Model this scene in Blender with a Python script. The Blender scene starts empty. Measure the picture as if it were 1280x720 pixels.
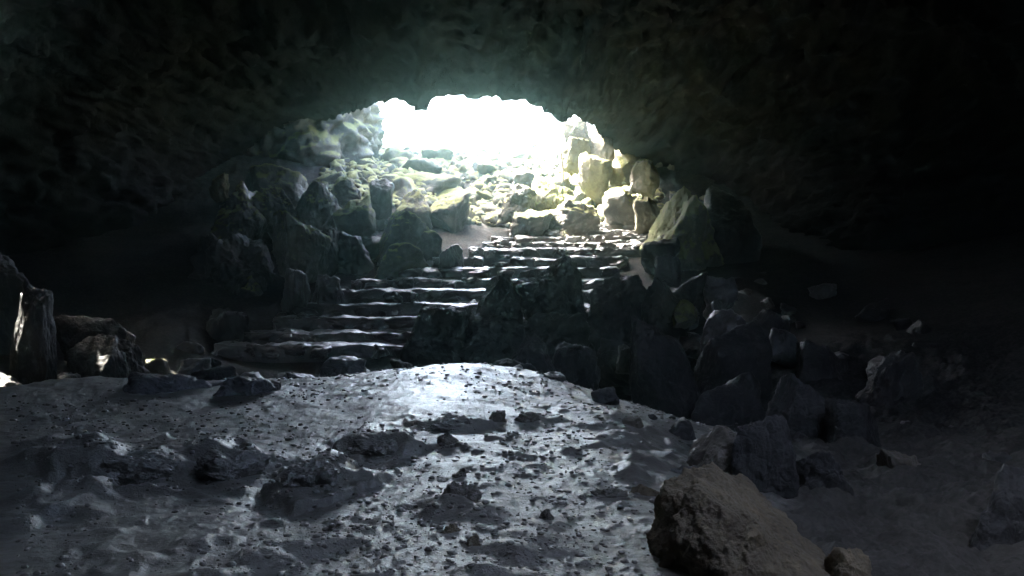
import bpy, math
import numpy as np

# ------------------------------------------------------------------ camera, sky, sun, exposure
scene = bpy.context.scene
COL = scene.collection
R = math.radians
F = 1044.0                       # focal length in pixels of a 1280 wide frame
PITCH = R(6.56)                  # the camera looks slightly down
EYE = np.array([0.0, 0.0, 0.0])  # heights are measured from the eye

cam_data = bpy.data.cameras.new('camera')
cam_data.sensor_width = 36.0
cam_data.lens = F / 1280.0 * 36.0
cam_data.clip_start = 0.05
cam_data.clip_end = 2000.0
cam = bpy.data.objects.new('camera', cam_data)
COL.objects.link(cam)
cam.location = EYE
cam.rotation_euler = (R(90) - PITCH, 0, 0)
scene.camera = cam

SUN_EL, SUN_AZ = R(52), R(-62)   # azimuth from +Y, clockwise seen from above
TO_SUN = np.array([math.cos(SUN_EL) * math.sin(SUN_AZ), math.cos(SUN_EL) * math.cos(SUN_AZ), math.sin(SUN_EL)])
world = bpy.data.worlds.new('World')
scene.world = world
world.use_nodes = True
wn = world.node_tree
wn.nodes.clear()
sky = wn.nodes.new('ShaderNodeTexSky')
sky.sky_type = 'NISHITA'
sky.sun_disc = False
sky.sun_elevation = SUN_EL
sky.sun_rotation = SUN_AZ
sky.air_density = 0.6
sky.dust_density = 6.0
sky.ozone_density = 0.3
bg = wn.nodes.new('ShaderNodeBackground')
bg.inputs['Strength'].default_value = 0.15
wo = wn.nodes.new('ShaderNodeOutputWorld')
wn.links.new(sky.outputs[0], bg.inputs[0])
wn.links.new(bg.outputs[0], wo.inputs[0])

sun_data = bpy.data.lights.new('sun', 'SUN')
sun_data.energy = 2.0
sun_data.angle = R(0.53)
sun_data.color = (1.0, 0.94, 0.84)
sun = bpy.data.objects.new('sun', sun_data)
COL.objects.link(sun)
sun.rotation_euler = (R(90) - SUN_EL, 0, math.pi - SUN_AZ)

scene.view_settings.view_transform = 'Standard'
scene.view_settings.look = 'None'
scene.view_settings.exposure = 5.45
scene.view_settings.gamma = 1.0
scene.view_settings.use_curve_mapping = False
scene.cycles.use_denoising = True
scene.cycles.max_bounces = 10
scene.cycles.diffuse_bounces = 6
scene.cycles.glossy_bounces = 4
scene.cycles.volume_bounces = 1
scene.cycles.caustics_reflective = False
scene.cycles.sample_clamp_indirect = 4.0

# ------------------------------------------------------------------ helpers
CP, SP = math.cos(PITCH), math.sin(PITCH)

def P(px, py, d):
    """World point seen at photo pixel (px, py) and standing d metres ahead."""
    u, v = (px - 640.0) / F, (360.0 - py) / F
    y, z = CP + v * SP, -SP + v * CP
    return np.array([u * d / y, d, z * d / y])

def px_m(d):
    return d / F                 # metres per photo pixel at distance d

_G = np.random.RandomState(7)
_PERM = np.concatenate([_G.permutation(512)] * 3)
_GRAD = _G.normal(size=(512, 3)); _GRAD /= np.linalg.norm(_GRAD, axis=1)[:, None]

def noise3(p):
    pi = np.floor(p).astype(np.int64); f = p - pi; pi &= 511
    w = f * f * f * (f * (f * 6 - 15) + 10)
    out = 0
    for dx in (0, 1):
        wx = w[:, 0] if dx else 1 - w[:, 0]
        for dy in (0, 1):
            wy = w[:, 1] if dy else 1 - w[:, 1]
            for dz in (0, 1):
                wz = w[:, 2] if dz else 1 - w[:, 2]
                h = _PERM[_PERM[_PERM[(pi[:, 0] + dx) & 511] + ((pi[:, 1] + dy) & 511)] + ((pi[:, 2] + dz) & 511)]
                g = _GRAD[h]
                out = out + wx * wy * wz * (g[:, 0] * (f[:, 0] - dx) + g[:, 1] * (f[:, 1] - dy) + g[:, 2] * (f[:, 2] - dz))
    return out * 1.5

def fbm(p, freq, octaves=4, gain=0.5, seed=0.0, ridged=False):
    s, a = 0.0, 1.0
    q = p * freq + np.array([seed * 17.31, seed * 9.17, seed * 5.77])
    for _ in range(octaves):
        n = noise3(q)
        s = s + a * ((0.5 - np.abs(n)) * 1.3 if ridged else n)
        q = q * 2.03 + 11.7; a *= gain
    return s

def sstep(a, b, x):
    t = np.clip((x - a) / (b - a), 0, 1)
    return t * t * (3 - 2 * t)

def mesh_obj(name, verts, faces, mat, parent=None, smooth=True):
    me = bpy.data.meshes.new(name)
    me.from_pydata([tuple(v) for v in np.asarray(verts).tolist()], [], [tuple(f) for f in np.asarray(faces).tolist()])
    return link_mesh(name, me, mat, parent, smooth)

def grid_obj(name, verts, faces, mat, parent=None, smooth=True):
    """Fast path for big all-quad or all-triangle meshes."""
    verts = np.ascontiguousarray(verts, dtype=np.float32); faces = np.ascontiguousarray(faces, dtype=np.int32)
    me = bpy.data.meshes.new(name)
    n, k = faces.shape
    me.vertices.add(len(verts)); me.vertices.foreach_set('co', verts.ravel())
    me.loops.add(n * k); me.loops.foreach_set('vertex_index', faces.ravel())
    me.polygons.add(n)
    me.polygons.foreach_set('loop_start', np.arange(0, n * k, k, dtype=np.int32))
    me.polygons.foreach_set('loop_total', np.full(n, k, dtype=np.int32))
    me.update(calc_edges=True)
    return link_mesh(name, me, mat, parent, smooth)

def link_mesh(name, me, mat, parent=None, smooth=True):
    if smooth:
        me.polygons.foreach_set('use_smooth', np.ones(len(me.polygons), dtype=bool))
    me.materials.append(mat)
    me.validate()
    o = bpy.data.objects.new(name, me)
    COL.objects.link(o)
    if parent is not None:
        o.parent = parent
    return o

def tag(o, label=None, cat=None, group=None, kind=None):
    if label: o['label'] = label
    if cat: o['category'] = cat
    if group: o['group'] = group
    if kind: o['kind'] = kind
    return o

def quads(rows, cols):
    i = np.arange(rows - 1)[:, None] * cols + np.arange(cols - 1)[None, :]
    return np.stack([i, i + 1, i + cols + 1, i + cols], -1).reshape(-1, 4)

_ICO = {}
def ico(n):
    if n not in _ICO:
        t = (1 + 5 ** .5) / 2
        v = [(-1, t, 0), (1, t, 0), (-1, -t, 0), (1, -t, 0), (0, -1, t), (0, 1, t), (0, -1, -t), (0, 1, -t), (t, 0, -1), (t, 0, 1), (-t, 0, -1), (-t, 0, 1)]
        f = [(0, 11, 5), (0, 5, 1), (0, 1, 7), (0, 7, 10), (0, 10, 11), (1, 5, 9), (5, 11, 4), (11, 10, 2), (10, 7, 6), (7, 1, 8),
             (3, 9, 4), (3, 4, 2), (3, 2, 6), (3, 6, 8), (3, 8, 9), (4, 9, 5), (2, 4, 11), (6, 2, 10), (8, 6, 7), (9, 8, 1)]
        v = [np.array(a) / np.linalg.norm(a) for a in v]
        for _ in range(n):
            cache, nf = {}, []
            def mid(a, b):
                k = (min(a, b), max(a, b))
                if k not in cache:
                    m = v[a] + v[b]; v.append(m / np.linalg.norm(m)); cache[k] = len(v) - 1
                return cache[k]
            for a, b, c in f:
                x, y, z = mid(a, b), mid(b, c), mid(c, a)
                nf += [(a, x, z), (b, y, x), (c, z, y), (x, y, z)]
            f = nf
        _ICO[n] = (np.array(v), np.array(f))
    return _ICO[n]

def rock_shape(seed, n=4, planes=10, p=20, rough=0.15, boxy=0.5, low=0.5, extra=None, layer=0.0):
    """A fractured block: a rounded polytope roughened by noise, scaled to the box -1..1."""
    rs = np.random.RandomState(seed)
    D, faces = ico(n)
    N = rs.normal(size=(planes, 3)); N /= np.linalg.norm(N, axis=1)[:, None]
    O = rs.uniform(1 - low, 1.0, planes)
    if boxy > 0:
        B = np.array([(1, 0, 0), (-1, 0, 0), (0, 1, 0), (0, -1, 0), (0, 0, 1), (0, 0, -1)], float) + rs.normal(size=(6, 3)) * 0.22
        B /= np.linalg.norm(B, axis=1)[:, None]
        N = np.vstack([N, B]); O = np.concatenate([O, np.full(6, 1 - 0.35 * boxy)])
    if extra is not None:
        E = np.array([e[:3] for e in extra], float); E /= np.linalg.norm(E, axis=1)[:, None]
        N = np.vstack([N, E]); O = np.concatenate([O, [e[3] for e in extra]])
    dots = np.maximum(D @ N.T, 0) / O
    r = (dots ** p).sum(1) ** (-1.0 / p)
    V = D * r[:, None]
    s = rs.uniform(0, 50)
    disp = rough * (1.0 * fbm(V, 1.3, 2, seed=s) + 0.55 * fbm(V, 3.1, 4, 0.6, seed=s + 3) + 0.55 * fbm(V, 2.0, 5, 0.55, seed=s + 7, ridged=True))
    V = V * (1 + disp)[:, None]
    if n >= 5:
        V = V * (1 + rough * 0.16 * fbm(V, 13, 3, 0.6, seed=s + 9))[:, None]
    if layer:
        q = V[:, 2] * 5 + fbm(V, 1.5, 2, seed=s) * 1.2
        V[:, :2] *= (1 + layer * (np.abs(q - np.round(q)) - 0.25))[:, None]
    lo, hi = V.min(0), V.max(0)
    return (V - (lo + hi) / 2) / ((hi - lo) / 2), faces

def rock_at(name, box, d, mat, label=None, cat='boulder', group=None, seed=0, n=4, depth=None, taper=0.15, lean=0.0, rotz=0.0, tilt=0.0, sink=None, parent=None, **kw):
    """A rock that covers the photo box (x0, y0, x1, y1) when its middle stands d metres ahead."""
    x0, y0, x1, y1 = box
    if d is None:
        d = ground_hit((x0 + x1) / 2, y1 - 6)[1] + 0.25
    m = px_m(d)
    w, h = (x1 - x0) * m, (y1 - y0) * m
    if sink is None: sink = 0.75 if w > 1.25 * h else 0.25
    h2 = h * (1 + sink)
    dep = depth if depth is not None else max(0.75 * w, 0.6 * h)
    V, faces = rock_shape(seed, n, **kw)
    if rotz:
        c, s = math.cos(rotz), math.sin(rotz)
        V = V @ np.array([[c, s, 0], [-s, c, 0], [0, 0, 1]])
    if tilt:
        c, s = math.cos(tilt), math.sin(tilt)
        V = V @ np.array([[c, 0, s], [0, 1, 0], [-s, 0, c]])
    t = (V[:, 2] + 1) / 2
    V[:, 0] *= 1 - taper * t; V[:, 1] *= 1 - 0.6 * taper * t
    V[:, 0] += lean * (t - 0.5)
    lo, hi = V.min(0), V.max(0)
    V = (V - (lo + hi) / 2) / ((hi - lo) / 2)
    V = V * np.array([w / 2, dep / 2, h2 / 2])
    c = P((x0 + x1) / 2, (y0 + y1) / 2, d)
    c[2] -= (h2 - h) / 2
    o = grid_obj(name, V, faces, mat, parent)
    o.location = c
    if label: tag(o, label, cat, group)
    return o

# ------------------------------------------------------------------ materials
def nodes(name):
    m = bpy.data.materials.new(name); m.use_nodes = True
    nt = m.node_tree; nt.nodes.clear()
    out = nt.nodes.new('ShaderNodeOutputMaterial')
    b = nt.nodes.new('ShaderNodeBsdfPrincipled')
    nt.links.new(b.outputs[0], out.inputs['Surface'])
    return m, nt, b

def noise_node(nt, pos, scale, detail=6, rough=0.6, dist=0.0):
    n = nt.nodes.new('ShaderNodeTexNoise')
    n.inputs['Scale'].default_value = scale; n.inputs['Detail'].default_value = detail
    n.inputs['Roughness'].default_value = rough; n.inputs['Distortion'].default_value = dist
    nt.links.new(pos, n.inputs['Vector'])
    return n.outputs['Fac']

def maprange(nt, val, a, b, c=0.0, d=1.0):
    n = nt.nodes.new('ShaderNodeMapRange')
    n.interpolation_type = 'SMOOTHSTEP'
    for k, v in zip(('From Min', 'From Max', 'To Min', 'To Max'), (a, b, c, d)):
        n.inputs[k].default_value = v
    nt.links.new(val, n.inputs['Value'])
    return n.outputs['Result']

def mixc(nt, fac, a, b):
    n = nt.nodes.new('ShaderNodeMix'); n.data_type = 'RGBA'
    for s, v in ((n.inputs[0], fac), (n.inputs[6], a), (n.inputs[7], b)):
        if isinstance(v, bpy.types.NodeSocket): nt.links.new(v, s)
        else: s.default_value = v if not isinstance(v, tuple) else (*v, 1)
    return n.outputs[2]

def mathn(nt, op, a, b=None):
    n = nt.nodes.new('ShaderNodeMath'); n.operation = op
    for s, v in zip(n.inputs, (a, b)):
        if v is None: continue
        if isinstance(v, bpy.types.NodeSocket): nt.links.new(v, s)
        else: s.default_value = v
    return n.outputs[0]

def bump_node(nt, h, strength, dist, normal=None):
    n = nt.nodes.new('ShaderNodeBump')
    n.inputs['Strength'].default_value = strength; n.inputs['Distance'].default_value = dist
    nt.links.new(h, n.inputs['Height'])
    if normal is not None: nt.links.new(normal, n.inputs['Normal'])
    return n.outputs[0]

def film(nt, b, weight, rough, normal):
    b.inputs['Coat Weight'].default_value = weight
    b.inputs['Coat IOR'].default_value = 1.5
    if isinstance(rough, bpy.types.NodeSocket): nt.links.new(rough, b.inputs['Coat Roughness'])
    else: b.inputs['Coat Roughness'].default_value = rough
    nt.links.new(normal, b.inputs['Coat Normal'])

def rock_mat(name, c1, c2, moss=0.0, rough=(0.45, 0.8), moss_col=(0.23, 0.24, 0.095), scale=1.0, bump=1.0, spec=0.5, wet=0.0):
    m, nt, b = nodes(name)
    g = nt.nodes.new('ShaderNodeNewGeometry'); pos = g.outputs['Position']
    big = noise_node(nt, pos, 1.3 * scale, 5, 0.6, 0.4)
    fine = noise_node(nt, pos, 9.0 * scale, 8, 0.68)
    grain = noise_node(nt, pos, 46.0 * scale, 4, 0.7)
    col = mixc(nt, maprange(nt, big, 0.35, 0.68), c1, c2)
    col = mixc(nt, maprange(nt, fine, 0.5, 0.78, 0, 0.55), col, tuple(min(1, x * 1.8) for x in c2))
    col = mixc(nt, maprange(nt, grain, 0.30, 0.45, 0.5, 0.0), col, tuple(x * 0.35 for x in c1))
    rg = maprange(nt, fine, 0.32, 0.66, rough[0], rough[1])
    if moss > 0:
        sep = nt.nodes.new('ShaderNodeSeparateXYZ'); nt.links.new(g.outputs['Normal'], sep.inputs[0])
        patch = noise_node(nt, pos, 2.6, 6, 0.65)
        f = mathn(nt, 'ADD', mathn(nt, 'MULTIPLY', sep.outputs['Z'], 0.5), patch)
        fac = maprange(nt, f, 0.95 - 0.5 * moss, 1.15 - 0.5 * moss, 0, 0.9)
        mc = mixc(nt, fine, tuple(x * 0.6 for x in moss_col), tuple(x * 1.35 for x in moss_col))
        col = mixc(nt, fac, col, mc)
        mr = nt.nodes.new('ShaderNodeMix'); nt.links.new(fac, mr.inputs[0]); nt.links.new(rg, mr.inputs[2]); mr.inputs[3].default_value = 0.95
        rg = mr.outputs[0]
    nt.links.new(col, b.inputs['Base Color']); nt.links.new(rg, b.inputs['Roughness'])
    b.inputs['Specular IOR Level'].default_value = spec
    v = nt.nodes.new('ShaderNodeTexVoronoi'); v.feature = 'DISTANCE_TO_EDGE'; v.inputs['Scale'].default_value = 2.4 * scale
    wp = nt.nodes.new('ShaderNodeVectorMath'); wp.operation = 'ADD'
    nn = nt.nodes.new('ShaderNodeTexNoise'); nn.inputs['Scale'].default_value = 2.2 * scale; nt.links.new(pos, nn.inputs['Vector'])
    nt.links.new(pos, wp.inputs[0]); nt.links.new(nn.outputs['Color'], wp.inputs[1]); nt.links.new(wp.outputs[0], v.inputs['Vector'])
    crack = maprange(nt, v.outputs['Distance'], 0.0, 0.035, 0.0, 1.0)
    n1 = bump_node(nt, crack, 0.35 * bump, 0.03)
    n2 = bump_node(nt, fine, 0.9 * bump, 0.06, n1)
    n3 = bump_node(nt, grain, 0.6 * bump, 0.012, n2)
    nt.links.new(n3, b.inputs['Normal'])
    if wet: film(nt, b, wet, 0.3, bump_node(nt, fine, 0.45, 0.04))
    return m

M = {}
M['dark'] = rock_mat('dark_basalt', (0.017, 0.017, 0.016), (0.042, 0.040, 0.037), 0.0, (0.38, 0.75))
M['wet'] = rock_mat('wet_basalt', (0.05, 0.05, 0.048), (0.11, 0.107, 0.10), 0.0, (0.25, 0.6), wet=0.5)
M['moss'] = rock_mat('mossy_basalt', (0.045, 0.043, 0.038), (0.125, 0.118, 0.10), 0.5, (0.36, 0.7))  # moss; upward faces toned brighter over a dark base to look lit
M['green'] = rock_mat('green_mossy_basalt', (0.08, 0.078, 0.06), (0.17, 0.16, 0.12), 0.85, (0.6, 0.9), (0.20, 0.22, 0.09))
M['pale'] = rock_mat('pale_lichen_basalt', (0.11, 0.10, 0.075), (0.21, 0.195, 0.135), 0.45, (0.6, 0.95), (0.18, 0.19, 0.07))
M['brown'] = rock_mat('brown_clay_rock', (0.105, 0.082, 0.05), (0.20, 0.16, 0.10), 0.0, (0.5, 0.85), scale=1.5, bump=1.0)
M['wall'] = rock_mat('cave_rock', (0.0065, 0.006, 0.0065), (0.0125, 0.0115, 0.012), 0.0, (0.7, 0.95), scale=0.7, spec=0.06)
M['outcrop'] = rock_mat('muddy_outcrop', (0.07, 0.06, 0.045), (0.14, 0.12, 0.09), 0.0, (0.4, 0.75), wet=0.35)
M['step'] = rock_mat('wet_step_stone', (0.06, 0.058, 0.055), (0.13, 0.125, 0.115), 0.0, (0.25, 0.6), wet=1.0)

def floor_mat():
    m, nt, b = nodes('wet_cave_earth')
    g = nt.nodes.new('ShaderNodeNewGeometry'); pos = g.outputs['Position']
    at = nt.nodes.new('ShaderNodeAttribute'); at.attribute_name = 'rock'; rock = at.outputs['Fac']  # this attribute darkens and dulls the floor by position
    big = noise_node(nt, pos, 0.55, 4, 0.55, 0.3)
    mid = noise_node(nt, pos, 3.2, 6, 0.62)
    fine = noise_node(nt, pos, 17.0, 8, 0.7)
    grit = noise_node(nt, pos, 75.0, 4, 0.75)
    col = mixc(nt, maprange(nt, big, 0.35, 0.65), (0.12, 0.112, 0.094), (0.20, 0.185, 0.15))
    col = mixc(nt, maprange(nt, mid, 0.48, 0.72, 0, 0.7), col, (0.09, 0.075, 0.055))
    col = mixc(nt, maprange(nt, grit, 0.55, 0.75, 0, 0.5), col, (0.27, 0.25, 0.21))
    col = mixc(nt, maprange(nt, fine, 0.56, 0.70, 0, 0.6), col, (0.06, 0.052, 0.042))
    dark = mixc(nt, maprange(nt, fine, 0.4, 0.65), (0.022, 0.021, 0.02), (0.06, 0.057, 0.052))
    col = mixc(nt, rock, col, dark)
    nt.links.new(col, b.inputs['Base Color'])
    wet = mathn(nt, 'ADD', mathn(nt, 'MULTIPLY', big, 0.7), mathn(nt, 'MULTIPLY', mid, 0.5))
    rg = maprange(nt, wet, 0.45, 0.75, 0.35, 0.7)
    rg = mathn(nt, 'ADD', rg, mathn(nt, 'MULTIPLY', mathn(nt, 'SUBTRACT', fine, 0.5), 0.3))
    rg = mathn(nt, 'ADD', rg, mathn(nt, 'MULTIPLY', rock, 0.3))
    nt.links.new(rg, b.inputs['Roughness'])
    n1 = bump_node(nt, mid, 0.3, 0.08)
    n2 = bump_node(nt, fine, 0.8, 0.035, n1)
    n3 = bump_node(nt, grit, 0.8, 0.010, n2)
    nt.links.new(n3, b.inputs['Normal'])
    nt.links.new(maprange(nt, rock, 0.1, 0.9, 0.5, 0.08), b.inputs['Specular IOR Level'])
    aw = nt.nodes.new('ShaderNodeAttribute'); aw.attribute_name = 'wet'
    frg = mathn(nt, 'SUBTRACT', maprange(nt, wet, 0.48, 0.74, 0.31, 0.50), mathn(nt, 'MULTIPLY', aw.outputs['Fac'], 0.13))
    film(nt, b, 1.0, frg, bump_node(nt, grit, 0.5, 0.006, bump_node(nt, fine, 0.5, 0.016, bump_node(nt, mid, 0.10, 0.05))))
    nt.links.new(maprange(nt, rock, 0.1, 0.8, 1.0, 0.0), b.inputs['Coat Weight'])
    return m
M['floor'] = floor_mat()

# ------------------------------------------------------------------ the stair plan (used by floor and stairs)
STEP_Y = [432, 417, 398, 381, 363, 350, 336, 322, 311, 304, 296, 288, 281]
STEP_L = [266, 290, 340, 362, 400, 438, 495, 540, 585, 603, 614, 636, 640]
STEP_R = [700, 715, 725, 740, 750, 760, 775, 785, 800, 812, 808, 804, 806]
STEP_D = [15.8 + 0.77 * i for i in range(13)]
STEP_Z = [P(640, y, d)[2] for y, d in zip(STEP_Y, STEP_D)]

# ------------------------------------------------------------------ cave floor
ctrl = [P(*a) for a in [
    (330, 360, 19.5), (290, 310, 21.5), (300, 262, 24.5), (200, 330, 20.0),
    (430, 262, 25.0), (400, 238, 27.0), (500, 262, 25.5), (600, 277, 26.0), (590, 262, 28.0), (480, 300, 23.3), (440, 320, 22.0),
    (520, 228, 30.0), (600, 220, 31.5), (660, 212, 32.5), (560, 200, 35.0), (480, 205, 34.0), (650, 197, 35.5),
    (560, 191, 38.5), (480, 192, 38.0), (660, 190, 38.5), (730, 230, 30.5), (780, 258, 27.5), (860, 285, 25.0), (900, 320, 22.0),
    (840, 372, 17.5), (900, 395, 16.5), (1000, 400, 16.5), (960, 470, 12.8),
    (1050, 545, 9.0), (1100, 590, 6.8), (1240, 605, 6.2), (1250, 690, 4.3), (1120, 700, 3.9), (1000, 640, 5.2), (870, 575, 6.4),
    (1120, 420, 14.5), (1250, 470, 11.5), (960, 590, 6.4)]]
# the trodden mound: nearly level by the camera, cresting at about nine metres and dropping behind to the foot of the stairs
for b, off in [(-0.52, -0.165), (-0.34, -0.15), (-0.22, -0.13), (-0.06, 0.0), (0.04, -0.12), (0.134, -0.14)]:
    for d, z in [(3.05, -1.458), (4, -1.55), (5, -1.635), (6, -1.71), (7, -1.77), (8, -1.815), (8.8, -1.845)]:
        if b > 0.1 and d > 7.5: continue
        ctrl.append(np.array([b * d, d, z + off * d / 8.5]))
ctrl += [np.array(a, float) for a in [
    (-5.9, 11.4, -3.0), (-3.4, 11.4, -2.95), (-2.4, 11.6, -2.8), (-0.7, 11.4, -2.5), (-0.8, 13.4, -2.95), (0.5, 11.2, -2.8), (1.5, 10.2, -2.9), (1.8, 12.2, -3.1),
    (-2.8, 15.1, -3.3), (-0.6, 15.1, -3.3), (1.0, 14.5, -3.2), (-5.6, 14.6, -3.05), (-7.6, 13.5, -3.05), (-8.5, 15.5, -2.9), (-6.2, 16.2, -2.7)]]
ctrl += [np.array(a, float) for a in [
    (0, 0, -1.65), (0, -8, -1.6), (-8, -8, -1.3), (8, -8, -1.0), (-9, 0, -1.6), (9, 0, -0.9), (9, 4, -1.0), (-9, 5, -1.9), (-12, 10, -2.4), (-12, 16, -2.6),
    (0, -17, -1.2), (-16, -16, -1), (16, -16, -1), (17, 8, 0.2), (17, 18, 0.3), (-17, 10, -2.2), (-17, 22, -1.0),
    (-16, 30, 1.0), (16, 30, 1.2), (-9, 34, 2.0), (9, 34, 2.0), (0, 45, 1.9), (-10, 45, 2.1), (10, 45, 2.1), (-18, 45, 2.2), (18, 45, 2.2)]]
for i in range(13):
    for px in (STEP_L[i], (STEP_L[i] + STEP_R[i]) / 2, STEP_R[i]):
        q = P(px, STEP_Y[i], STEP_D[i]); q[1] += 0.35; q[2] -= 0.16; ctrl.append(q)
ctrl = np.array(ctrl)

def tps_fit(pts, vals, lam=0.02):
    n = len(pts)
    d = np.linalg.norm(pts[:, None] - pts[None], axis=-1)
    K = np.where(d > 0, d ** 2 * np.log(np.maximum(d, 1e-9)), 0) + lam * np.eye(n)
    A = np.zeros((n + 3, n + 3)); A[:n, :n] = K; A[:n, n] = 1; A[:n, n + 1:] = pts; A[n, :n] = 1; A[n + 1:, :n] = pts.T
    return np.linalg.solve(A, np.concatenate([vals, np.zeros(3)]))
TPS = tps_fit(ctrl[:, :2], ctrl[:, 2])

def base_z(xy):
    out = np.empty(len(xy))
    n = len(ctrl)
    for a in range(0, len(xy), 20000):
        q = xy[a:a + 20000]
        d2 = ((q[:, None] - ctrl[None, :, :2]) ** 2).sum(-1)
        out[a:a + 20000] = (0.5 * d2 * np.log(np.maximum(d2, 1e-12))) @ TPS[:n] + TPS[n] + q @ TPS[n + 1:]
    return out

# ledges of bedrock that break through the earth: polylines on the floor, higher on the far side
LEDGES = [  # (image polyline, height, far run-out)
    ([(-40, 652), (60, 640), (140, 628), (215, 612)], 0.054, 0.9),
    ([(-30, 575), (60, 588), (140, 592), (215, 590), (285, 575), (345, 560)], 0.100, 1.6),
    ([(300, 590), (345, 606), (385, 616), (425, 620)], 0.091, 0.7),
    ([(410, 545), (450, 562), (495, 566), (525, 556)], 0.082, 0.8),
    ([(530, 532), (560, 528), (600, 524)], 0.046, 0.5),
]
def ground_hit(px, py):
    lo, hi = 2.6, 20.0
    for _ in range(40):
        m = (lo + hi) / 2
        q = P(px, py, m)
        if q[2] > base_z(q[None, :2])[0]: lo = m
        else: hi = m
    return P(px, py, lo)

def far_path(xy, p):
    return sstep(24.5, 25.5, xy[:, 1]) * (0.05 * fbm(p, 4.5, 4, 0.6, seed=19, ridged=True) - 0.03)

def floor_z(xy, detail=True):
    z = base_z(xy)
    p = np.column_stack([xy, np.zeros(len(xy))])
    wob = np.column_stack([fbm(p, 1.1, 4, 0.6, seed=2), fbm(p, 1.1, 4, 0.6, seed=5)]) * 0.33
    for line, h, run in LEDGES:
        pts = np.array([ground_hit(*q)[:2] for q in line])
        best = np.full(len(xy), 1e9); sd = np.zeros(len(xy)); endw = np.zeros(len(xy))
        q = xy + wob
        L = len(pts) - 1
        for k in range(L):
            a, b = pts[k], pts[k + 1]
            ab = b - a
            t = ((q - a) @ ab) / (ab @ ab)
            tc = np.clip(t, 0, 1)
            d = np.linalg.norm(q - (a + tc[:, None] * ab), axis=1)
            s = (ab[0] * (q[:, 1] - a[1]) - ab[1] * (q[:, 0] - a[0])) / np.linalg.norm(ab)
            u = (k + tc) / L
            upd = d < best
            best = np.where(upd, d, best); sd = np.where(upd, np.sign(s) * d, sd); endw = np.where(upd, u, endw)
        prof = sstep(-0.13, 0.15, sd) * (1 - sstep(0.1, run, sd)) - 0.35 * sstep(-0.5, -0.05, sd) * (1 - sstep(-0.05, 0.02, sd))
        ends = sstep(0, 0.12, endw) * (1 - sstep(0.88, 1, endw)) * (1 - sstep(run, run * 1.3, best))
        z = z + h * prof * ends * (1 + 0.9 * fbm(p, 2.3, 2, seed=8))
    if detail:
        y = xy[:, 1]
        near = 1 - sstep(13, 16, y)
        z = z + far_path(xy, p)
        far = sstep(26, 29, y)
        z = z + 0.05 * fbm(p, 0.45, 2, seed=11) + (0.017 + 0.06 * far) * fbm(p, 1.7, 3, 0.55, seed=12)
        lump = np.maximum(fbm(p, 2.6, 3, 0.5, seed=14) - 0.12, 0)
        z = z + 0.075 * lump * near * (0.25 + sstep(-0.1, 0.4, fbm(p, 0.5, 2, seed=15)))
        z = z + near * sstep(0.25, 0.36, xy[:, 0] / np.maximum(y, 1)) * (0.10 * fbm(p, 1.6, 4, 0.6, seed=27) + 0.05 * fbm(p, 4.0, 4, 0.6, seed=28, ridged=True))
        z = z + near * (0.006 * fbm(p, 6.5, 3, 0.6, seed=16) + 0.016 * np.maximum(fbm(p, 11, 2, 0.6, seed=17) - 0.25, 0))
    for i in range(13):
        y0, y1 = STEP_D[i] - 0.1, (STEP_D[i + 1] if i < 12 else STEP_D[i] + 0.7)
        xl, xr = P(STEP_L[i], STEP_Y[i], STEP_D[i])[0] - 0.1, P(STEP_R[i], STEP_Y[i], STEP_D[i])[0] + 0.1
        ins = (xy[:, 1] > y0) & (xy[:, 1] < y1 + 0.1) & (xy[:, 0] > xl) & (xy[:, 0] < xr)
        z = np.where(ins, np.minimum(z, STEP_Z[i] - 0.14), z)
    return z

NR, NC = 560, 640
dd = np.concatenate([np.linspace(-17, 2.0, 34), 2.2 * np.exp(np.linspace(0, math.log(46 / 2.2), NR))])
tt = np.linspace(-1, 1, NC)
DD, TT = np.meshgrid(dd, tt, indexing='ij')
W = 0.70 * np.maximum(DD, 2.2)
k = np.clip((np.abs(TT) - 0.86) / 0.14, 0, 1) ** 1.6
X = W * TT + (19 - W) * np.sign(TT) * k
fxy = np.column_stack([X.ravel(), DD.ravel()])
fv = np.column_stack([fxy, floor_z(fxy)])
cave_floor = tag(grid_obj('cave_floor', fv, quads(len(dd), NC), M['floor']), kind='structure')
# darker, duller floor beyond the crest, on the banks and along the right
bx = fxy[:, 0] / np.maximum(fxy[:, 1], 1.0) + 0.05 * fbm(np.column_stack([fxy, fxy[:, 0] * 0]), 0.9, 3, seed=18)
dark_floor_w = np.maximum(np.maximum(sstep(9.8, 10.8, fxy[:, 1] + 3 * (bx + 0.06)), sstep(0.16, 0.26, bx) * sstep(6.0, 9.0, fxy[:, 1])), 0.8 * sstep(0.27, 0.36, bx))
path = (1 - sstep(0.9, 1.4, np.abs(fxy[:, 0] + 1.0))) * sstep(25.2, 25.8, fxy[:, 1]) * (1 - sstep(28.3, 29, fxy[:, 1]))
dark_floor_w = np.clip(dark_floor_w - 0.45 * path, 0, 1)
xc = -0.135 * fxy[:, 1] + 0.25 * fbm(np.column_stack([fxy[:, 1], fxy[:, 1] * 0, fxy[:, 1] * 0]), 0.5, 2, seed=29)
wet_w = np.exp(-((fxy[:, 0] - xc) / (0.16 + 0.055 * np.maximum(fxy[:, 1], 0))) ** 2) * (1 - sstep(9, 11, fxy[:, 1]))
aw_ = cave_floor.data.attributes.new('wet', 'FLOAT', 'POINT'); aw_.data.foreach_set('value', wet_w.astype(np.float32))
at_ = cave_floor.data.attributes.new('rock', 'FLOAT', 'POINT'); at_.data.foreach_set('value', dark_floor_w.astype(np.float32))

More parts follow.
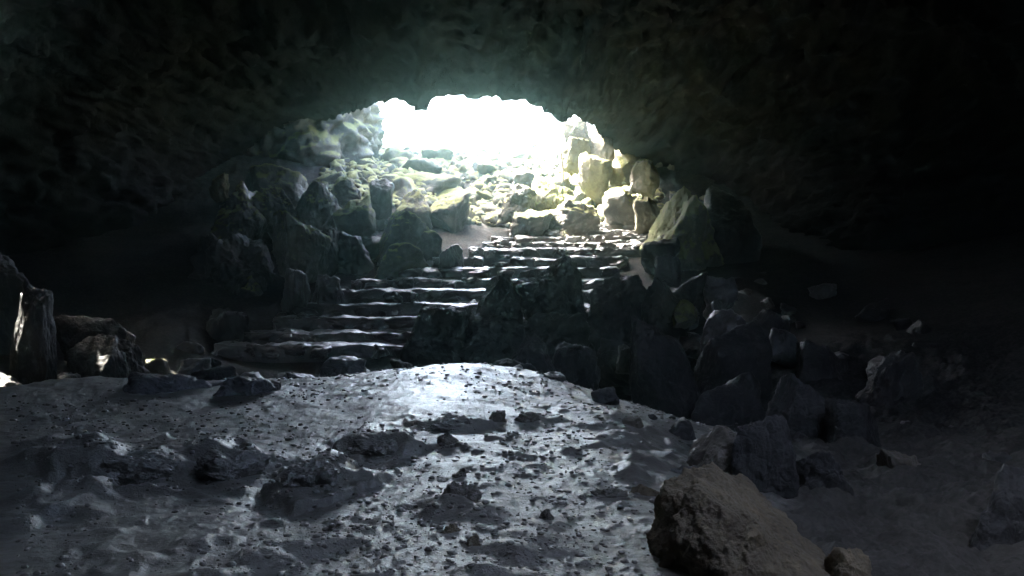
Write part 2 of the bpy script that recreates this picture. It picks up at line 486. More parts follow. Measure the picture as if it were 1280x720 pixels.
# ------------------------------------------------------------------ cave shell (walls and roof) with the mouth, a side skylight and an added fill opening overhead
LIP = [(232, 470, 20), (238, 330, 23.5), (252, 262, 26), (268, 226, 28.5), (300, 200, 31), (340, 180, 31.8), (390, 160, 31.8), (425, 146, 30.5), (445, 139, 27.5), (470, 130, 25), (490, 126, 24.3),
       (508, 131, 24.1), (524, 142, 23.9), (534, 138, 23.9), (546, 127, 23.9), (570, 121, 24.1), (582, 124, 24.0), (598, 125, 24.1), (610, 119, 24.1), (620, 118, 24.1), (629, 124, 24.0), (640, 125, 24.1), (662, 126, 24.1),
       (684, 142, 24.2), (700, 150, 24.5), (718, 145, 25.5), (742, 158, 28.5), (752, 170, 30), (767, 188, 31.2), (778, 192, 31.6), (790, 199, 31.8), (806, 200, 31.8), (822, 208, 31.6), (836, 214, 31.4), (852, 228, 31), (866, 236, 30.2), (884, 258, 29), (905, 300, 26), (915, 380, 21), (925, 480, 19)]
NU = 420
def resample(pts, n):
    pts = np.array(pts); s = np.concatenate([[0], np.cumsum(np.linalg.norm(np.diff(pts, axis=0), axis=1))]); t = np.linspace(0, s[-1], n)
    return np.column_stack([np.interp(t, s, pts[:, k]) for k in range(3)])
lip = resample([P(*a) for a in LIP], NU)
SECT = [(-16.5, -0.6, 0.6, 0.2), (-16, -4, 5, 2.0), (-13, -8, 9, 3.8), (-8, -10, 10.5, 4.6), (0, -11, 11, 5.0), (8, -12, 11.5, 5.6), (12, -12.8, 12.2, 6.0), (16, -12.8, 12.2, 5.9), (19, -12.6, 12.0, 5.4)]
th = np.linspace(math.pi, 0, NU)
rows = []
ys = np.linspace(-16.5, 19, 300)
S = np.array(SECT)
for y in ys:
    xl, xr, h = (np.interp(y, S[:, 0], S[:, k]) for k in (1, 2, 3))
    c, s = np.cos(th), np.sin(th)
    rows.append(np.column_stack([(xl + xr) / 2 + (xr - xl) / 2 * np.sign(c) * np.abs(c) ** 0.75, np.full(NU, y), -4.5 + (h + 4.5) * np.abs(s) ** 0.7]))
last = rows[-1]
for f in np.linspace(0, 1, 46)[1:]:
    g = f ** 1.15
    r = last * (1 - g) + lip * g
    r[:, 1] = last[:, 1] * (1 - f) + lip[:, 1] * f
    rows.append(r)
sh = np.array(rows)
nr = len(sh)
flat = sh.reshape(-1, 3)
du = np.gradient(sh, axis=1); dv = np.gradient(sh, axis=0)
nrm = np.cross(du, dv); nrm /= np.maximum(np.linalg.norm(nrm, axis=2), 1e-6)[..., None]
amp = (1 - 0.85 * sstep(nr - 30, nr - 3, np.arange(nr)))[:, None] * np.ones((1, NU))
disp = 0.75 * fbm(flat, 0.22, 2, seed=21) + 0.38 * fbm(flat, 0.6, 3, 0.55, seed=22, ridged=True) + 0.10 * fbm(flat, 2.0, 4, 0.55, seed=23)
disp = disp.reshape(nr, NU) * amp + (0.17 * fbm(flat, 2.8, 5, 0.66, seed=24)).reshape(nr, NU)
sh = sh + nrm * disp[..., None]
flat = sh.reshape(-1, 3)
fq = quads(nr, NU)
cen = flat[fq].mean(1)
def line_dist(c, p, d):
    v = c - p
    return np.linalg.norm(v - (v @ d)[:, None] * d, axis=1)
wobble = 0.14 * fbm(cen, 1.6, 3, seed=31)
holeA = np.zeros(len(cen), bool)
SUN_CRACKS = {(33, 378, 12.5): 0.16, (31, 402, 12.35): 0.17, (34, 428, 12.2): 0.13, (8, 478, 11.5): 0.20, (192, 455, 14.0): 0.17, (120, 426, 12.6): 0.12}
for hole, hr in SUN_CRACKS.items():
    holeA |= (line_dist(cen, P(*hole), TO_SUN) + wobble < hr) & (cen[:, 2] > 1.5)
fill_hole = (np.hypot(cen[:, 0] - 3.6, cen[:, 1] - 1.6) + wobble < 1.8) & (cen[:, 2] > 1.5)  # added roof opening, out of view, lets fill light onto the right foreground
fq = fq[~(holeA | fill_hole)]
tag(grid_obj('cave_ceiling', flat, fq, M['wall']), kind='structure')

# ------------------------------------------------------------------ walls of the collapse pit outside the mouth
def pit_wall(name, plan, ztop, seed, mat):
    plan = np.array([(x, y, 0) for x, y in plan], float)
    n, m_ = 260, 150
    c = resample(plan, n)
    z = np.linspace(-3.5, ztop, m_)
    g = np.stack([np.broadcast_to(c[:, None, 0], (n, m_)), np.broadcast_to(c[:, None, 1], (n, m_)), np.broadcast_to(z[None], (n, m_))], -1).copy()
    t = np.gradient(c, axis=0); nn = np.column_stack([t[:, 1], -t[:, 0]]); nn /= np.linalg.norm(nn, axis=1)[:, None]
    f = g.reshape(-1, 3)
    d = (0.55 * fbm(f, 0.5, 2, seed=seed) + 0.5 * fbm(f, 0.9, 4, 0.55, seed=seed + 1, ridged=True) + 0.12 * fbm(f, 3.0, 3, 0.55, seed=seed + 2)).reshape(n, m_)
    g[..., :2] += nn[:, None, :] * d[..., None]
    return tag(grid_obj(name, g.reshape(-1, 3), quads(n, m_), mat), kind='structure')
pit_wall('pit_rock_wall', [(-15, 31.0), (-8, 31.0), (-6.9, 31.2), (-6.0, 32.2), (-5.9, 33.5), (-6.6, 37), (-9, 43)], 9.2, 41, M['moss'])
pit_wall('pit_rock_wall', [(9.5, 43), (5.6, 38), (4.4, 34.5), (4.1, 33.0), (4.7, 31.8), (7, 31), (15, 30)], 9.2, 47, M['pale'])

# unseen hillside over the cave front and pit, shaped to keep sun off the stairs
hx = np.linspace(-24, 24, 97); hy = np.linspace(13, 44, 63)
HX, HY = np.meshgrid(hx, hy)
hp = np.column_stack([HX.ravel(), HY.ravel(), np.zeros(HX.size)])
hz = 8.8 + 0.35 * fbm(hp, 0.3, 3, seed=52)
hq = quads(63, 97); hc = np.column_stack([hp[:, :2], hz])[hq].mean(1)
spread = np.maximum(hc[:, 1] - 36, 0) * 0.5
pit = ((hc[:, 1] > 23.2) & (hc[:, 0] > -5.8 - spread) & (hc[:, 0] < 4.8 + spread))
hq, hc = hq[~pit], hc[~pit]
for hole in SUN_CRACKS:
    hq, hc = (a[line_dist(hc, P(*hole), TO_SUN) > 1.3] for a in (hq, hc))
tag(grid_obj('shading_hill', np.column_stack([hp[:, :2], hz]), hq, M['moss']), kind='structure')

# open ground above, beyond the pit
gx = np.linspace(-300, 300, 61); gy = np.concatenate([np.linspace(43, 60, 18), np.linspace(66, 320, 40)])
GX, GY = np.meshgrid(gx, gy)
gp = np.column_stack([GX.ravel(), GY.ravel(), np.zeros(GX.size)])
gz = 1.75 + 0.25 * fbm(gp, 0.15, 3, seed=51)
tag(grid_obj('ground', np.column_stack([gp[:, :2], gz]), quads(len(gy), len(gx)), M['moss']), kind='structure')

# ------------------------------------------------------------------ stairs
stair = bpy.data.objects.new('stone_staircase', None); COL.objects.link(stair)
tag(stair, 'wide worn stone staircase of wet uneven steps climbing to the bright cave mouth', 'staircase')
rs = np.random.RandomState(3)
for i in range(13):
    d, zt = STEP_D[i], STEP_Z[i]
    xl, xr = P(STEP_L[i], STEP_Y[i], d)[0], P(STEP_R[i], STEP_Y[i], d)[0]
    d2 = STEP_D[i + 1] + 0.12 if i < 12 else d + 0.9
    nx, ny = 110, 16
    u = np.linspace(xl, xr, nx); v = np.linspace(d + 0.06, d2, ny)
    U, V = np.meshgrid(u, v)
    p = np.column_stack([U.ravel(), V.ravel(), np.full(U.size, i * 3.1)])
    zz = zt - 0.005 - 0.085 * (p[:, 1] - d) + 0.06 * fbm(p, 1.5, 4, 0.6, seed=61) + 0.022 * fbm(p, 6, 3, seed=62)
    top = np.column_stack([p[:, :2], zz])
    rim_idx = np.concatenate([np.arange(nx), np.arange(1, ny) * nx + nx - 1, (ny - 1) * nx + np.arange(nx - 2, -1, -1), np.arange(ny - 2, 0, -1) * nx])
    low = top[rim_idx].copy(); low[:, 2] = zt - 0.35
    nt_ = len(top)
    k = np.arange(len(rim_idx)); k2 = np.roll(k, -1)
    side = np.column_stack([rim_idx[k2], rim_idx[k], nt_ + k, nt_ + k2])
    st = grid_obj('step', np.vstack([top, low]), np.vstack([quads(ny, nx), side]), M['step'], stair)
    x = xl
    while x < xr - 0.15:
        w = rs.uniform(0.25, 0.85)
        if x + w > xr - 0.3: w = xr - x
        hh = rs.uniform(0.24, 0.34)
        Vr, fr = rock_shape(int(rs.randint(1e6)), 3, planes=9, p=24, rough=0.22, boxy=0.8, low=0.35)
        Vr = Vr * np.array([w / 2 * 1.03, rs.uniform(0.17, 0.26), hh / 2])
        a = rs.uniform(-0.16, 0.16)
        Vr = Vr @ np.array([[math.cos(a), math.sin(a), 0], [-math.sin(a), math.cos(a), 0], [0, 0, 1]])
        so = grid_obj('stone', Vr, fr, M['step'], st)
        so.location = (x + w / 2, d + 0.16 + rs.uniform(-0.08, 0.08), zt + rs.uniform(-0.06, 0.05) - hh / 2 + 0.01)
        x += w

# ------------------------------------------------------------------ boulders
BG = 'boulders beside the stairs'
def B(box, d, mat, label, **kw):
    kw.setdefault('seed', int(box[0] * 7 + box[1] * 13))
    kw.setdefault('group', BG)
    return rock_at('boulder', box, d, M[mat], label, **kw)

# dark pile in front of the stairs, right of the middle
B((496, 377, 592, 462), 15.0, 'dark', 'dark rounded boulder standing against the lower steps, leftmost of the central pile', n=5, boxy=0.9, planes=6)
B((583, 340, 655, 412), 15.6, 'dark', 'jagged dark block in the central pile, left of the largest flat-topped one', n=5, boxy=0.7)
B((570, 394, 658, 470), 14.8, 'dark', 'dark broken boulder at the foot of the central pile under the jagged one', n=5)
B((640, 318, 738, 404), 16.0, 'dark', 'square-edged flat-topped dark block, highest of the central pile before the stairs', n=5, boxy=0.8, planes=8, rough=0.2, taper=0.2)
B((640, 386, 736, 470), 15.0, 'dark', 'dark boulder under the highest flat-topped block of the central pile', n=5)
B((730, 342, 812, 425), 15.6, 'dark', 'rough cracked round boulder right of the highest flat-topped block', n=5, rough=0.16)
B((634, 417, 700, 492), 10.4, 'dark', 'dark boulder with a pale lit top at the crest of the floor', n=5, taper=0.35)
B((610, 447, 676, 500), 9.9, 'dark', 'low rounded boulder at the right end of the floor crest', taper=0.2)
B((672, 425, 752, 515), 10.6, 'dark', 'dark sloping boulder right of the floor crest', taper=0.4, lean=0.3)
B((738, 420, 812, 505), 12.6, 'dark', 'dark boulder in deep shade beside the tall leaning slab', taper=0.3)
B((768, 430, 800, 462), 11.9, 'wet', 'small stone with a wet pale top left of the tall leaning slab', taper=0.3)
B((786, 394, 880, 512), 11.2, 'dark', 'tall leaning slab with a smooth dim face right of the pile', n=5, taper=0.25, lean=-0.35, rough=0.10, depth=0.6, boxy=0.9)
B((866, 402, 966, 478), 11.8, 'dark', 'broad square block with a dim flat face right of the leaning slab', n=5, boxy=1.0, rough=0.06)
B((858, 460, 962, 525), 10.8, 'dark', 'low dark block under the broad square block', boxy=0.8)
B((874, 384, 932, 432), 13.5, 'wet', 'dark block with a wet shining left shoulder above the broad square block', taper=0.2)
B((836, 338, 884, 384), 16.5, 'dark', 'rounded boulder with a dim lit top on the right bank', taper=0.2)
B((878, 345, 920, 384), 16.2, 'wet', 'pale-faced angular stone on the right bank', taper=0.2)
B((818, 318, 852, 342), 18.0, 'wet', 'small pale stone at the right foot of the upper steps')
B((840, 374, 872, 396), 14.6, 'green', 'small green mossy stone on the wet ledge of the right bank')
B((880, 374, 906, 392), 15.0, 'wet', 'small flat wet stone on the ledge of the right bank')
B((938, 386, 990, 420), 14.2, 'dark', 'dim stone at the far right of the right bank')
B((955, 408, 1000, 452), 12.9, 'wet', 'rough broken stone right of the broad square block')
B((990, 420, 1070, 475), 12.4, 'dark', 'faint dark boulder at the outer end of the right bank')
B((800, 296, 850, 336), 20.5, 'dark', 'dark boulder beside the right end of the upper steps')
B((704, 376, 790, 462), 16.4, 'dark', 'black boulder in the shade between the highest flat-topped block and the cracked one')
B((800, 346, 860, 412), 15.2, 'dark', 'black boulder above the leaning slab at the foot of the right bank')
# foreground right
FG = 'boulders in the right foreground'
B((808, 590, 1078, 800), 3.4, 'brown', 'large yellow-brown boulder in the right foreground', n=6, group=FG, seed=31, depth=0.85, rough=0.15, boxy=0.0, taper=0.0, sink=0.1, planes=8, low=0.25,
  extra=[(0.46, -0.1, 0.88, 0.40), (-0.97, -0.1, 0.25, 0.92), (-0.25, 0.1, 1.0, 0.80), (0.1, -0.72, 0.66, 0.58), (0.9, 0, 0.3, 0.98), (0, 0, -1, 0.8)])
B((858, 530, 965, 622), None, 'outcrop', 'pointed boulder with a pale wet left shoulder behind the large brown one', n=5, group=FG, taper=0.45, lean=0.3)
B((906, 512, 1004, 636), 5.3, 'dark', 'tall dark slab leaning behind the pointed boulder', n=5, group=FG, taper=0.3, lean=-0.2, boxy=0.8)
B((984, 556, 1070, 640), None, 'dark', 'round dark boulder right of the tall dark slab', n=5, group=FG, taper=0.1)
B((1026, 680, 1098, 745), 3.3, 'brown', 'small brown boulder at the lower right foot of the large one', n=5, group=FG)
B((828, 578, 884, 612), None, 'wet', 'small flat stone with a bright wet top left of the pointed boulder', n=5, group=FG)
RF = 'dim boulders on the right side'
B((956, 468, 1046, 536), 8.6, 'dark', 'dim boulder under the outer end of the right bank', n=5, group=RF)
B((1034, 500, 1106, 552), 8.0, 'dark', 'low dim boulder right of the one under the right bank', n=5, group=RF)
B((1070, 436, 1160, 500), 10.8, 'dark', 'dark boulder against the right wall of the cave', n=5, group=RF)
B((1190, 582, 1340, 720), 4.7, 'dark', 'large dim hump of rock at the right edge of the picture', n=5, group=RF, boxy=0.2)
B((1100, 560, 1160, 600), 6.6, 'outcrop', 'small dim stone on the dark slope left of the large hump', n=5, group=RF)
# left
LG = 'boulders along the left wall'
B((156, 462, 276, 506), 8.2, 'wet', 'long flat-topped slab at the left edge of the floor', n=5, group=LG, boxy=1.0)
B((262, 466, 366, 506), 8.1, 'wet', 'flat-topped slab right of the long one at the left edge of the floor', n=5, group=LG, boxy=1.0)
B((254, 386, 316, 434), 16.7, 'dark', 'single hump-backed boulder left of the lowest steps', group=LG)
B((56, 388, 172, 436), 14.0, 'dark', 'long dark boulder with a lit rim behind the sunlit-ridged one', group=LG)
B((70, 418, 180, 500), 12.8, 'dark', 'dark boulder with a sunlit ridge at the left edge', n=5, group=LG, taper=0.4)
B((-30, 462, 36, 510), 11.6, 'dark', 'low sunlit stone at the left edge of the picture', group=LG)
B((72, 464, 108, 500), 11.8, 'wet', 'small grey stone before the sunlit-ridged boulder', group=LG)
B((176, 444, 214, 470), 14.0, 'pale', 'small warm-lit stone right of the sunlit-ridged boulder', group=LG)
B((8, 356, 72, 500), 12.5, 'dark', 'narrow leaning rock at the left edge with a bright sunlit face', n=5, group=LG, depth=0.9, taper=0.15, lean=0.05, boxy=0.5, planes=7, rough=0.2, extra=[(-0.6, -0.5, 0.6, 0.45), (0, 0, 1, 0.55)])
B((-110, 290, 34, 520), 15.4, 'dark', 'dark rock pillar behind the narrow sunlit rock at the left edge', n=5, group=LG, taper=0.1, depth=1.8, boxy=0.8)
# left bank beside the stairs
UL = 'boulders on the left bank'
B((262, 226, 350, 330), 22.0, 'moss', 'huge dark block with a bright mossy rim at the left end of the bank', n=5, group=UL, depth=2.6, rough=0.2)
B((240, 290, 345, 402), 20.0, 'dark', 'broad black boulder under the bright-rimmed huge block', n=5, group=UL, depth=2.6, rough=0.2)
B((318, 232, 384, 300), 22.4, 'moss', 'knobbly boulder with a lit edge between the huge block and the tall dark one', n=5, group=UL, rough=0.2)
B((262, 216, 286, 246), 24.0, 'pale', 'small pale knob on the far left rim of the bank', group=UL, rough=0.2)
B((338, 262, 414, 352), 20.3, 'moss', 'dark boulder with a lit right edge under the bright-rimmed huge block', n=5, group=UL, taper=0.2)
B((362, 226, 428, 296), 22.6, 'moss', 'tall dark boulder with a rounded lit top on the left bank', n=5, group=UL, taper=0.2)
B((418, 243, 472, 298), 22.4, 'moss', 'hunched boulder with a lit shoulder right of the tall dark one', group=UL)
B((464, 262, 542, 308), 21.9, 'moss', 'broad dark boulder with a flat lit top beside the path', n=5, group=UL)
B((382, 284, 424, 342), 20.6, 'dark', 'dark upright boulder above the textured stones left of the steps', group=UL)
B((404, 288, 470, 326), 21.2, 'dark', 'low dark boulder under the hunched one', group=UL)
B((412, 220, 452, 250), 24.5, 'moss', 'small round-topped boulder under the left arch of the mouth', group=UL)
B((462, 222, 492, 266), 24.0, 'dark', 'dark narrow block standing left of the rubble slope', boxy=1.0, group=UL)
B((488, 236, 542, 268), 24.6, 'moss', 'squat grey boulder right of the dark narrow block', group=UL)
B((534, 241, 588, 276), 24.8, 'moss', 'grey boulder with a rounded top at the head of the path', group=UL)
B((468, 302, 536, 330), 20.8, 'moss', 'flat-topped stone at the left end of the middle steps', group=UL)
B((520, 286, 554, 310), 21.8, 'moss', 'small lit stone between the path and the broad dark boulder', group=UL)
B((352, 334, 388, 386), 18.2, 'wet', 'rough upright stone left of the middle steps', group=UL, rough=0.18)
B((386, 342, 430, 376), 18.5, 'wet', 'rough rounded stone beside the upright one left of the steps', group=UL, rough=0.18)
B((300, 205, 400, 262), 25.5, 'moss', 'dim mossy boulder behind the bright-rimmed huge block', group=UL)
B((548, 305, 580, 328), 20.9, 'step', 'small dark stone lying on the path at the left of the upper steps', group=UL)
# right of the mouth
UR = 'boulders right of the rubble slope'
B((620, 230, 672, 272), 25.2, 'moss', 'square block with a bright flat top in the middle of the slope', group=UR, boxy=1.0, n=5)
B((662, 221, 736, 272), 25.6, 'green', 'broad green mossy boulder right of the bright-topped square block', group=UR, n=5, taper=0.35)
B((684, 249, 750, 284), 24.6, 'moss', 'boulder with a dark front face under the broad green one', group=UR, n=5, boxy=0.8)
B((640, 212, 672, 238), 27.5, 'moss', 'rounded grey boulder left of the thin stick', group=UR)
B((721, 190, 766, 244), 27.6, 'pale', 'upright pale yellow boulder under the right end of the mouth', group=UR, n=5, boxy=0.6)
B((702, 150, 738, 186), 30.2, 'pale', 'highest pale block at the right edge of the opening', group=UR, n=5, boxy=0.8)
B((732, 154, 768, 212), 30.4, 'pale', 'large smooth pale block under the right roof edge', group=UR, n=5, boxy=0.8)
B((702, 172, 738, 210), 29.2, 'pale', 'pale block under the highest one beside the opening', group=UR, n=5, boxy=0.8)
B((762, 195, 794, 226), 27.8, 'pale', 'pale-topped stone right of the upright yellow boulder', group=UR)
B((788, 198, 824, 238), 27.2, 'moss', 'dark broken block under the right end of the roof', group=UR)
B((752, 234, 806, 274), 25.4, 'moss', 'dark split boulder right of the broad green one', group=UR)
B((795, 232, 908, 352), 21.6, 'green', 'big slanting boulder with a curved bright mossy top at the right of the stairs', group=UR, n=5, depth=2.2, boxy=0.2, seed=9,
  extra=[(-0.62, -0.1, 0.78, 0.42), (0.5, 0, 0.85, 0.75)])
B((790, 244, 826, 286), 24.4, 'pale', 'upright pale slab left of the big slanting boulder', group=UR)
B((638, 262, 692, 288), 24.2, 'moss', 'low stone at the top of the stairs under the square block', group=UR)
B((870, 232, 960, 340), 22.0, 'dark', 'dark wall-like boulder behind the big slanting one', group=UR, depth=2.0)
# half-buried stones of the floor
FL = 'stones half buried in the floor'
for box, d, mat, lab in [
    ((544, 600, 604, 634), None, 'outcrop', 'dark triangular stone half buried in the middle of the floor'),
    ((560, 584, 584, 604), None, 'outcrop', 'small dark stone just behind the triangular one'),
    ((544, 540, 576, 560), None, 'outcrop', 'dark round stone right of the rock ledge'),
    ((608, 512, 634, 530), None, 'outcrop', 'rounded floor stone left of its long neighbour near the crest'),
    ((634, 514, 678, 530), None, 'outcrop', 'long low floor stone near the crest'),
    ((524, 520, 592, 540), None, 'floor', 'dark lumpy stone at the right end of the rock ledge'),
    ((600, 556, 642, 568), None, 'wet', 'flat pale-topped stone in the middle distance of the floor'),
    ((430, 542, 524, 568), None, 'floor', 'dark rough outcrop in the centre of the rock ledge'),
    ((330, 576, 430, 616), None, 'floor', 'broad dark outcrop at the near end of the rock ledge'),
    ((240, 562, 335, 592), None, 'floor', 'low dark outcrop left of the broad one'),
    ((120, 566, 225, 594), None, 'floor', 'flat dark outcrop at the left of the rock ledge'),
    ((548, 656, 586, 674), None, 'brown', 'reddish brown flat stone in the lower middle of the floor'),
    ((580, 668, 606, 690), None, 'brown', 'small brown stone beside the reddish flat one'),
    ((706, 600, 734, 618), None, 'wet', 'pale-topped stone in the gravel left of the large brown boulder'),
    ((736, 606, 790, 632), None, 'outcrop', 'broken stone in the gravel left of the large brown boulder'),
    ((785, 602, 830, 630), None, 'brown', 'brown stone touching the left of the large brown boulder'),
    ((670, 636, 694, 660), None, 'outcrop', 'small upright stone in the right middle of the floor'),
    ((776, 520, 806, 536), None, 'outcrop', 'dark stone at the right shoulder of the floor'),
    ((712, 556, 736, 568), None, 'outcrop', 'tiny dark stone on the right of the floor')]:
    g = ground_hit((box[0] + box[2]) / 2, box[3])
    rock_at('floor_stone', box, g[1] + 0.12, M[mat], lab, 'stone', FL, seed=int(box[0] * 3 + box[1]), n=5, sink=0.8, rough=0.22, low=0.45)

# ------------------------------------------------------------------ rubble: countable stones of the slope
rs = np.random.RandomState(12)
PROTO = {}
def proto(k, mat):
    if (k, mat) not in PROTO:
        V, f = rock_shape(900 + k, 3, planes=11, p=20, rough=0.18, boxy=0.5, low=0.5)
        me = bpy.data.meshes.new('rubble_stone')
        o = grid_obj('rubble_stone', V * 0.5, f, M[mat])
        PROTO[(k, mat)] = o.data
        bpy.data.meshes.remove(me)
        bpy.data.objects.remove(o)
    return PROTO[(k, mat)]
def rubble(n, poly, size, mats, where, group, name='rubble_stone'):
    """Loose stones scattered over a patch of floor given by its corners (x, y)."""
    poly = np.array(poly); lo, hi = poly.min(0), poly.max(0)
    placed = []
    for _ in range(n * 30):
        if len(placed) >= n: break
        q = rs.uniform(lo, hi)
        ins = False
        for a in range(len(poly)):
            b = poly[a - 1]; c = poly[a]
            if (c[1] > q[1]) != (b[1] > q[1]) and q[0] < (b[0] - c[0]) * (q[1] - c[1]) / (b[1] - c[1]) + c[0]: ins = not ins
        if not ins: continue
        s = size[0] + (size[1] - size[0]) * rs.uniform() ** 2
        if any(np.hypot(*(q - w[0])) < 0.36 * (s + w[1]) for w in placed): continue
        placed.append((q, s))
    if not placed: return
    z = base_z(np.array([p[0] for p in placed]))
    xs = np.sort([p[0][0] for p in placed]); yq = np.sort([p[0][1] for p in placed]); sq = np.sort([p[1] for p in placed])
    for (q, s), zz in zip(placed, z):
        mat = mats[int(rs.randint(len(mats)))]
        third = lambda arr, v: int(3 * np.searchsorted(arr, v) / len(arr))
        label = ' '.join([('small', 'middling', 'large')[third(sq, s)], {'moss': 'mossy grey', 'pale': 'pale yellowish', 'dark': 'black', 'wet': 'wet grey'}[mat], 'loose stone at the',
                          ('near', 'middle', 'far')[third(yq, q[1])], ('left', 'centre', 'right')[third(xs, q[0])], where])
        o = bpy.data.objects.new(name, proto(int(rs.randint(14)), mat))
        COL.objects.link(o)
        sx = s * np.array([rs.uniform(0.8, 1.3), rs.uniform(0.8, 1.2), rs.uniform(0.55, 0.9)])
        o.scale = sx; o.rotation_euler = (rs.uniform(-.3, .3), rs.uniform(-.3, .3), rs.uniform(0, 6.28))
        o.location = (q[0], q[1], zz + sx[2] * 0.1)
        tag(o, label, 'stone', group)
rubble(102, [(-6.3, 27.0), (-4.8, 34.5), (4.2, 34.5), (3.8, 29), (1.2, 28), (-1, 28.5), (-3, 26.5)], (0.3, 1.7), ['moss', 'moss', 'pale'],
       'of the rubble slope', 'rubble of the slope under the opening')
rubble(38, [(-8.2, 19.5), (-8, 28), (-4, 27.5), (-2.0, 24.5), (-2.2, 22.3), (-5, 19)], (0.3, 1.0), ['moss', 'dark'],
       'of the left bank', 'rubble of the left bank')
rubble(18, [(1.5, 25.5), (1.5, 28), (5, 30), (7.5, 25), (5.2, 24.5)], (0.35, 0.9), ['moss', 'pale', 'dark'],
       'of the rubble beside the stair head', 'rubble right of the stair head')
rubble(30, [(2.7, 14), (3.5, 21), (6.5, 20), (7.5, 14), (5.5, 12)], (0.2, 0.8), ['wet', 'dark', 'dark'],
       'of the right bank', 'rubble of the right bank')
rubble(12, [(-2.0, 13.6), (-2.2, 14.9), (0.5, 15.4), (3.0, 15.0), (3.0, 11.8), (1.0, 11.6), (0.1, 12.6), (-0.4, 13.8)], (0.25, 0.7), ['dark', 'wet', 'dark'],
       'of the central pile', 'rubble of the central pile')
rubble(32, [(-6.6, 8.9), (-6.6, 14.6), (-3.4, 15.2), (-1.6, 12.6), (-1.3, 10.0), (-2.6, 9.0)], (0.14, 0.75), ['wet', 'wet', 'dark'],
       'of the hollow behind the floor crest', 'rubble of the hollow left of the stairs')
rubble(16, [(-0.5, 8.9), (-0.2, 9.8), (1.4, 8.6), (2.0, 6.9), (1.45, 6.5), (0.6, 8.2)], (0.07, 0.34), ['wet', 'dark'],
       'of the right crest edge', 'stones along the right edge of the floor crest')
rubble(16, [(2.0, 5.6), (3.2, 9.5), (5.6, 10.5), (5.2, 6.5), (3.2, 4.6)], (0.06, 0.3), ['wet', 'dark'],
       'of the lower right slope', 'stones of the dark slope at the right')
rubble(9, [(-2.1, 25.2), (-2.1, 28.2), (0.3, 28.2), (0.3, 25.6)], (0.14, 0.45), ['moss', 'dark'],
       'of the stairhead path', 'stones of the path at the stair head')
rubble(5, [(-8.5, 12.6), (-8.5, 16), (-5.2, 15.8), (-4.8, 12.4)], (0.15, 0.5), ['wet', 'dark'],
       'of the left wall', 'rubble at the foot of the left wall')

# ------------------------------------------------------------------ gravel on the floor
def gravel(name, n, xr, yr, size, mat, seed):
    rs = np.random.RandomState(seed)
    y = yr[0] * (yr[1] / yr[0]) ** rs.uniform(size=n * 3); x = y * rs.uniform(xr[0], xr[1], n * 3)
    p = np.column_stack([x, y, np.zeros(n * 3)])
    keep = fbm(p, 0.8, 3, seed=71) + rs.uniform(-0.5, 0.5, n * 3) > 0.02
    x, y = x[keep][:n], y[keep][:n]
    n = len(x)
    z = floor_z(np.column_stack([x, y]))
    V, f = ico(0)
    s = size[0] * (size[1] / size[0]) ** (rs.uniform(size=n) ** 2.6) * (0.7 + y / 16)
    ang = rs.uniform(0, 6.28, n)
    jit = 1 + rs.uniform(-0.28, 0.28, (n, len(V)))
    L = V[None] * jit[..., None] * s[:, None, None] * np.stack([rs.uniform(.8, 1.5, n), np.ones(n), rs.uniform(.45, .8, n)], 1)[:, None]
    c, sn = np.cos(ang)[:, None], np.sin(ang)[:, None]
    W = np.stack([L[..., 0] * c - L[..., 1] * sn + x[:, None], L[..., 0] * sn + L[..., 1] * c + y[:, None], L[..., 2] + (z + s * 0.15)[:, None]], -1)
    fa = (f[None] + (np.arange(n) * len(V))[:, None, None]).reshape(-1, 3)
    return grid_obj(name, W.reshape(-1, 3), fa, mat, smooth=False)
tag(gravel('gravel', 11000, (-0.62, 0.30), (2.8, 12.5), (0.0025, 0.022), M['floor'], 5), 'wet dark gravel scattered over the earth of the cave floor', 'gravel', kind='stuff')

for i in range(12):
    for _ in range(2):
        px = rs.uniform(STEP_L[i], min(STEP_L[i] + 260, STEP_R[i])); q = P(px, STEP_Y[i], STEP_D[i])
        sz = rs.uniform(0.10, 0.26)
        o = bpy.data.objects.new('rubble_stone', proto(int(rs.randint(14)), 'wet')); COL.objects.link(o)
        o.scale = (sz, sz * 0.9, sz * 0.7); o.rotation_euler = (0, 0, rs.uniform(0, 6.28))
        o.location = (q[0], STEP_D[i] + rs.uniform(0.25, 0.65), STEP_Z[i] - 0.02)
        nth = ('lowest', 'second', 'third', 'fourth', 'fifth', 'sixth', 'seventh', 'eighth', 'ninth', 'tenth', 'eleventh', 'twelfth')[i]
        tag(o, 'small loose stone lying on the %s step from the bottom' % nth, 'stone', 'loose stones on the stairs')

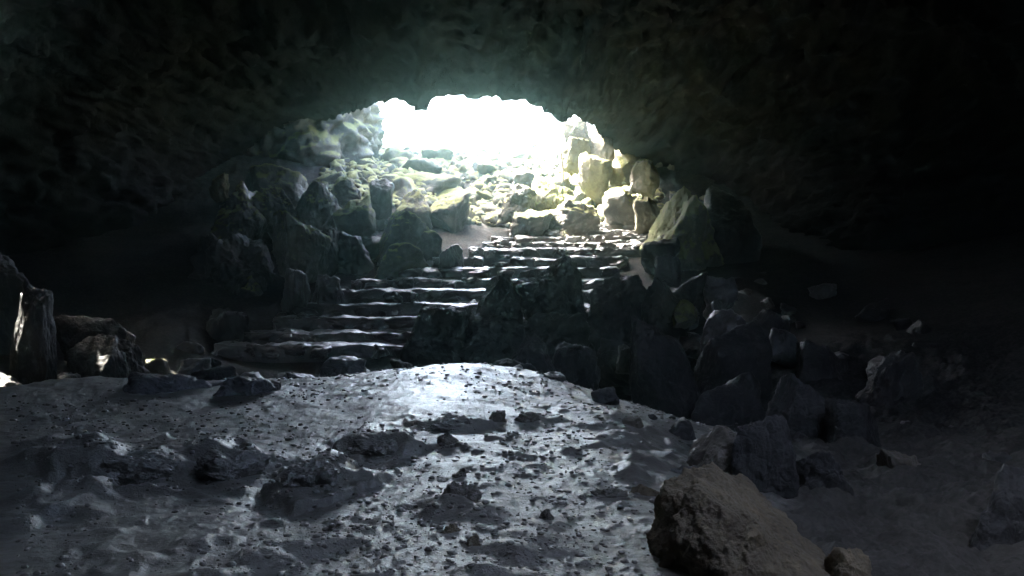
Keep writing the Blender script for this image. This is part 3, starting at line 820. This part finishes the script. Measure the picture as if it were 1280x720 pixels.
def scree(n, seed):
    rs = np.random.RandomState(seed)
    x, y = rs.uniform(-6.5, 5.0, n), rs.uniform(25.5, 39.5, n)
    z = base_z(np.column_stack([x, y])); V, f = ico(1)
    s = 0.05 * 5.5 ** (rs.uniform(size=n) ** 1.4)
    L = V[None] * (1 + rs.uniform(-0.3, 0.3, (n, len(V))))[..., None] * s[:, None, None] * rs.uniform(0.7, 1.4, (n, 1, 3))
    W = L + np.column_stack([x, y, z + 0.04])[:, None]
    return grid_obj('scree', W.reshape(-1, 3), (f[None] + (np.arange(n) * len(V))[:, None, None]).reshape(-1, 3), M['moss'])
tag(scree(3200, 8), 'fine broken scree filling the gaps of the slope under the opening', 'scree', kind='stuff')

# ------------------------------------------------------------------ the thin stick in the slope
a, b_ = P(703, 228, 26.6), P(702, 172, 26.8)
nn_ = 14
ring = []
for i in range(nn_):
    t = i / (nn_ - 1); c = a * (1 - t) + b_ * t + np.array([0.03 * math.sin(t * 7), 0.02 * math.cos(t * 5), 0])
    r = 0.034 * (1 - 0.4 * t)
    for k in range(8):
        ring.append(c + r * np.array([math.cos(k * .785), math.sin(k * .785), 0]))
fc = [(i * 8 + k, i * 8 + (k + 1) % 8, (i + 1) * 8 + (k + 1) % 8, (i + 1) * 8 + k) for i in range(nn_ - 1) for k in range(8)]
tag(mesh_obj('stick', np.array(ring), fc, M['brown']), 'thin upright wooden stick standing among the rocks right of the opening', 'stick')

# ------------------------------------------------------------------ haze, tinted teal to stand for lens glare round the mouth
def haze_box(lo, hi, density):
    m = bpy.data.materials.new('glare_haze'); m.use_nodes = True
    nt = m.node_tree; nt.nodes.clear()
    out = nt.nodes.new('ShaderNodeOutputMaterial'); v = nt.nodes.new('ShaderNodeVolumePrincipled')
    v.inputs['Color'].default_value = (0.60, 0.97, 0.93, 1)
    v.inputs['Density'].default_value = density
    v.inputs['Anisotropy'].default_value = 0.92
    nt.links.new(v.outputs[0], out.inputs['Volume'])
    c = [(x, y, z) for z in (lo[2], hi[2]) for y in (lo[1], hi[1]) for x in (lo[0], hi[0])]
    o = mesh_obj('haze', np.array(c), [(0, 2, 3, 1), (4, 5, 7, 6), (0, 1, 5, 4), (2, 6, 7, 3), (0, 4, 6, 2), (1, 3, 7, 5)], m, smooth=False)
    return tag(o, kind='stuff')
haze_box((-310, -20, -6.5), (310, 330, 12.5), 0.0031)
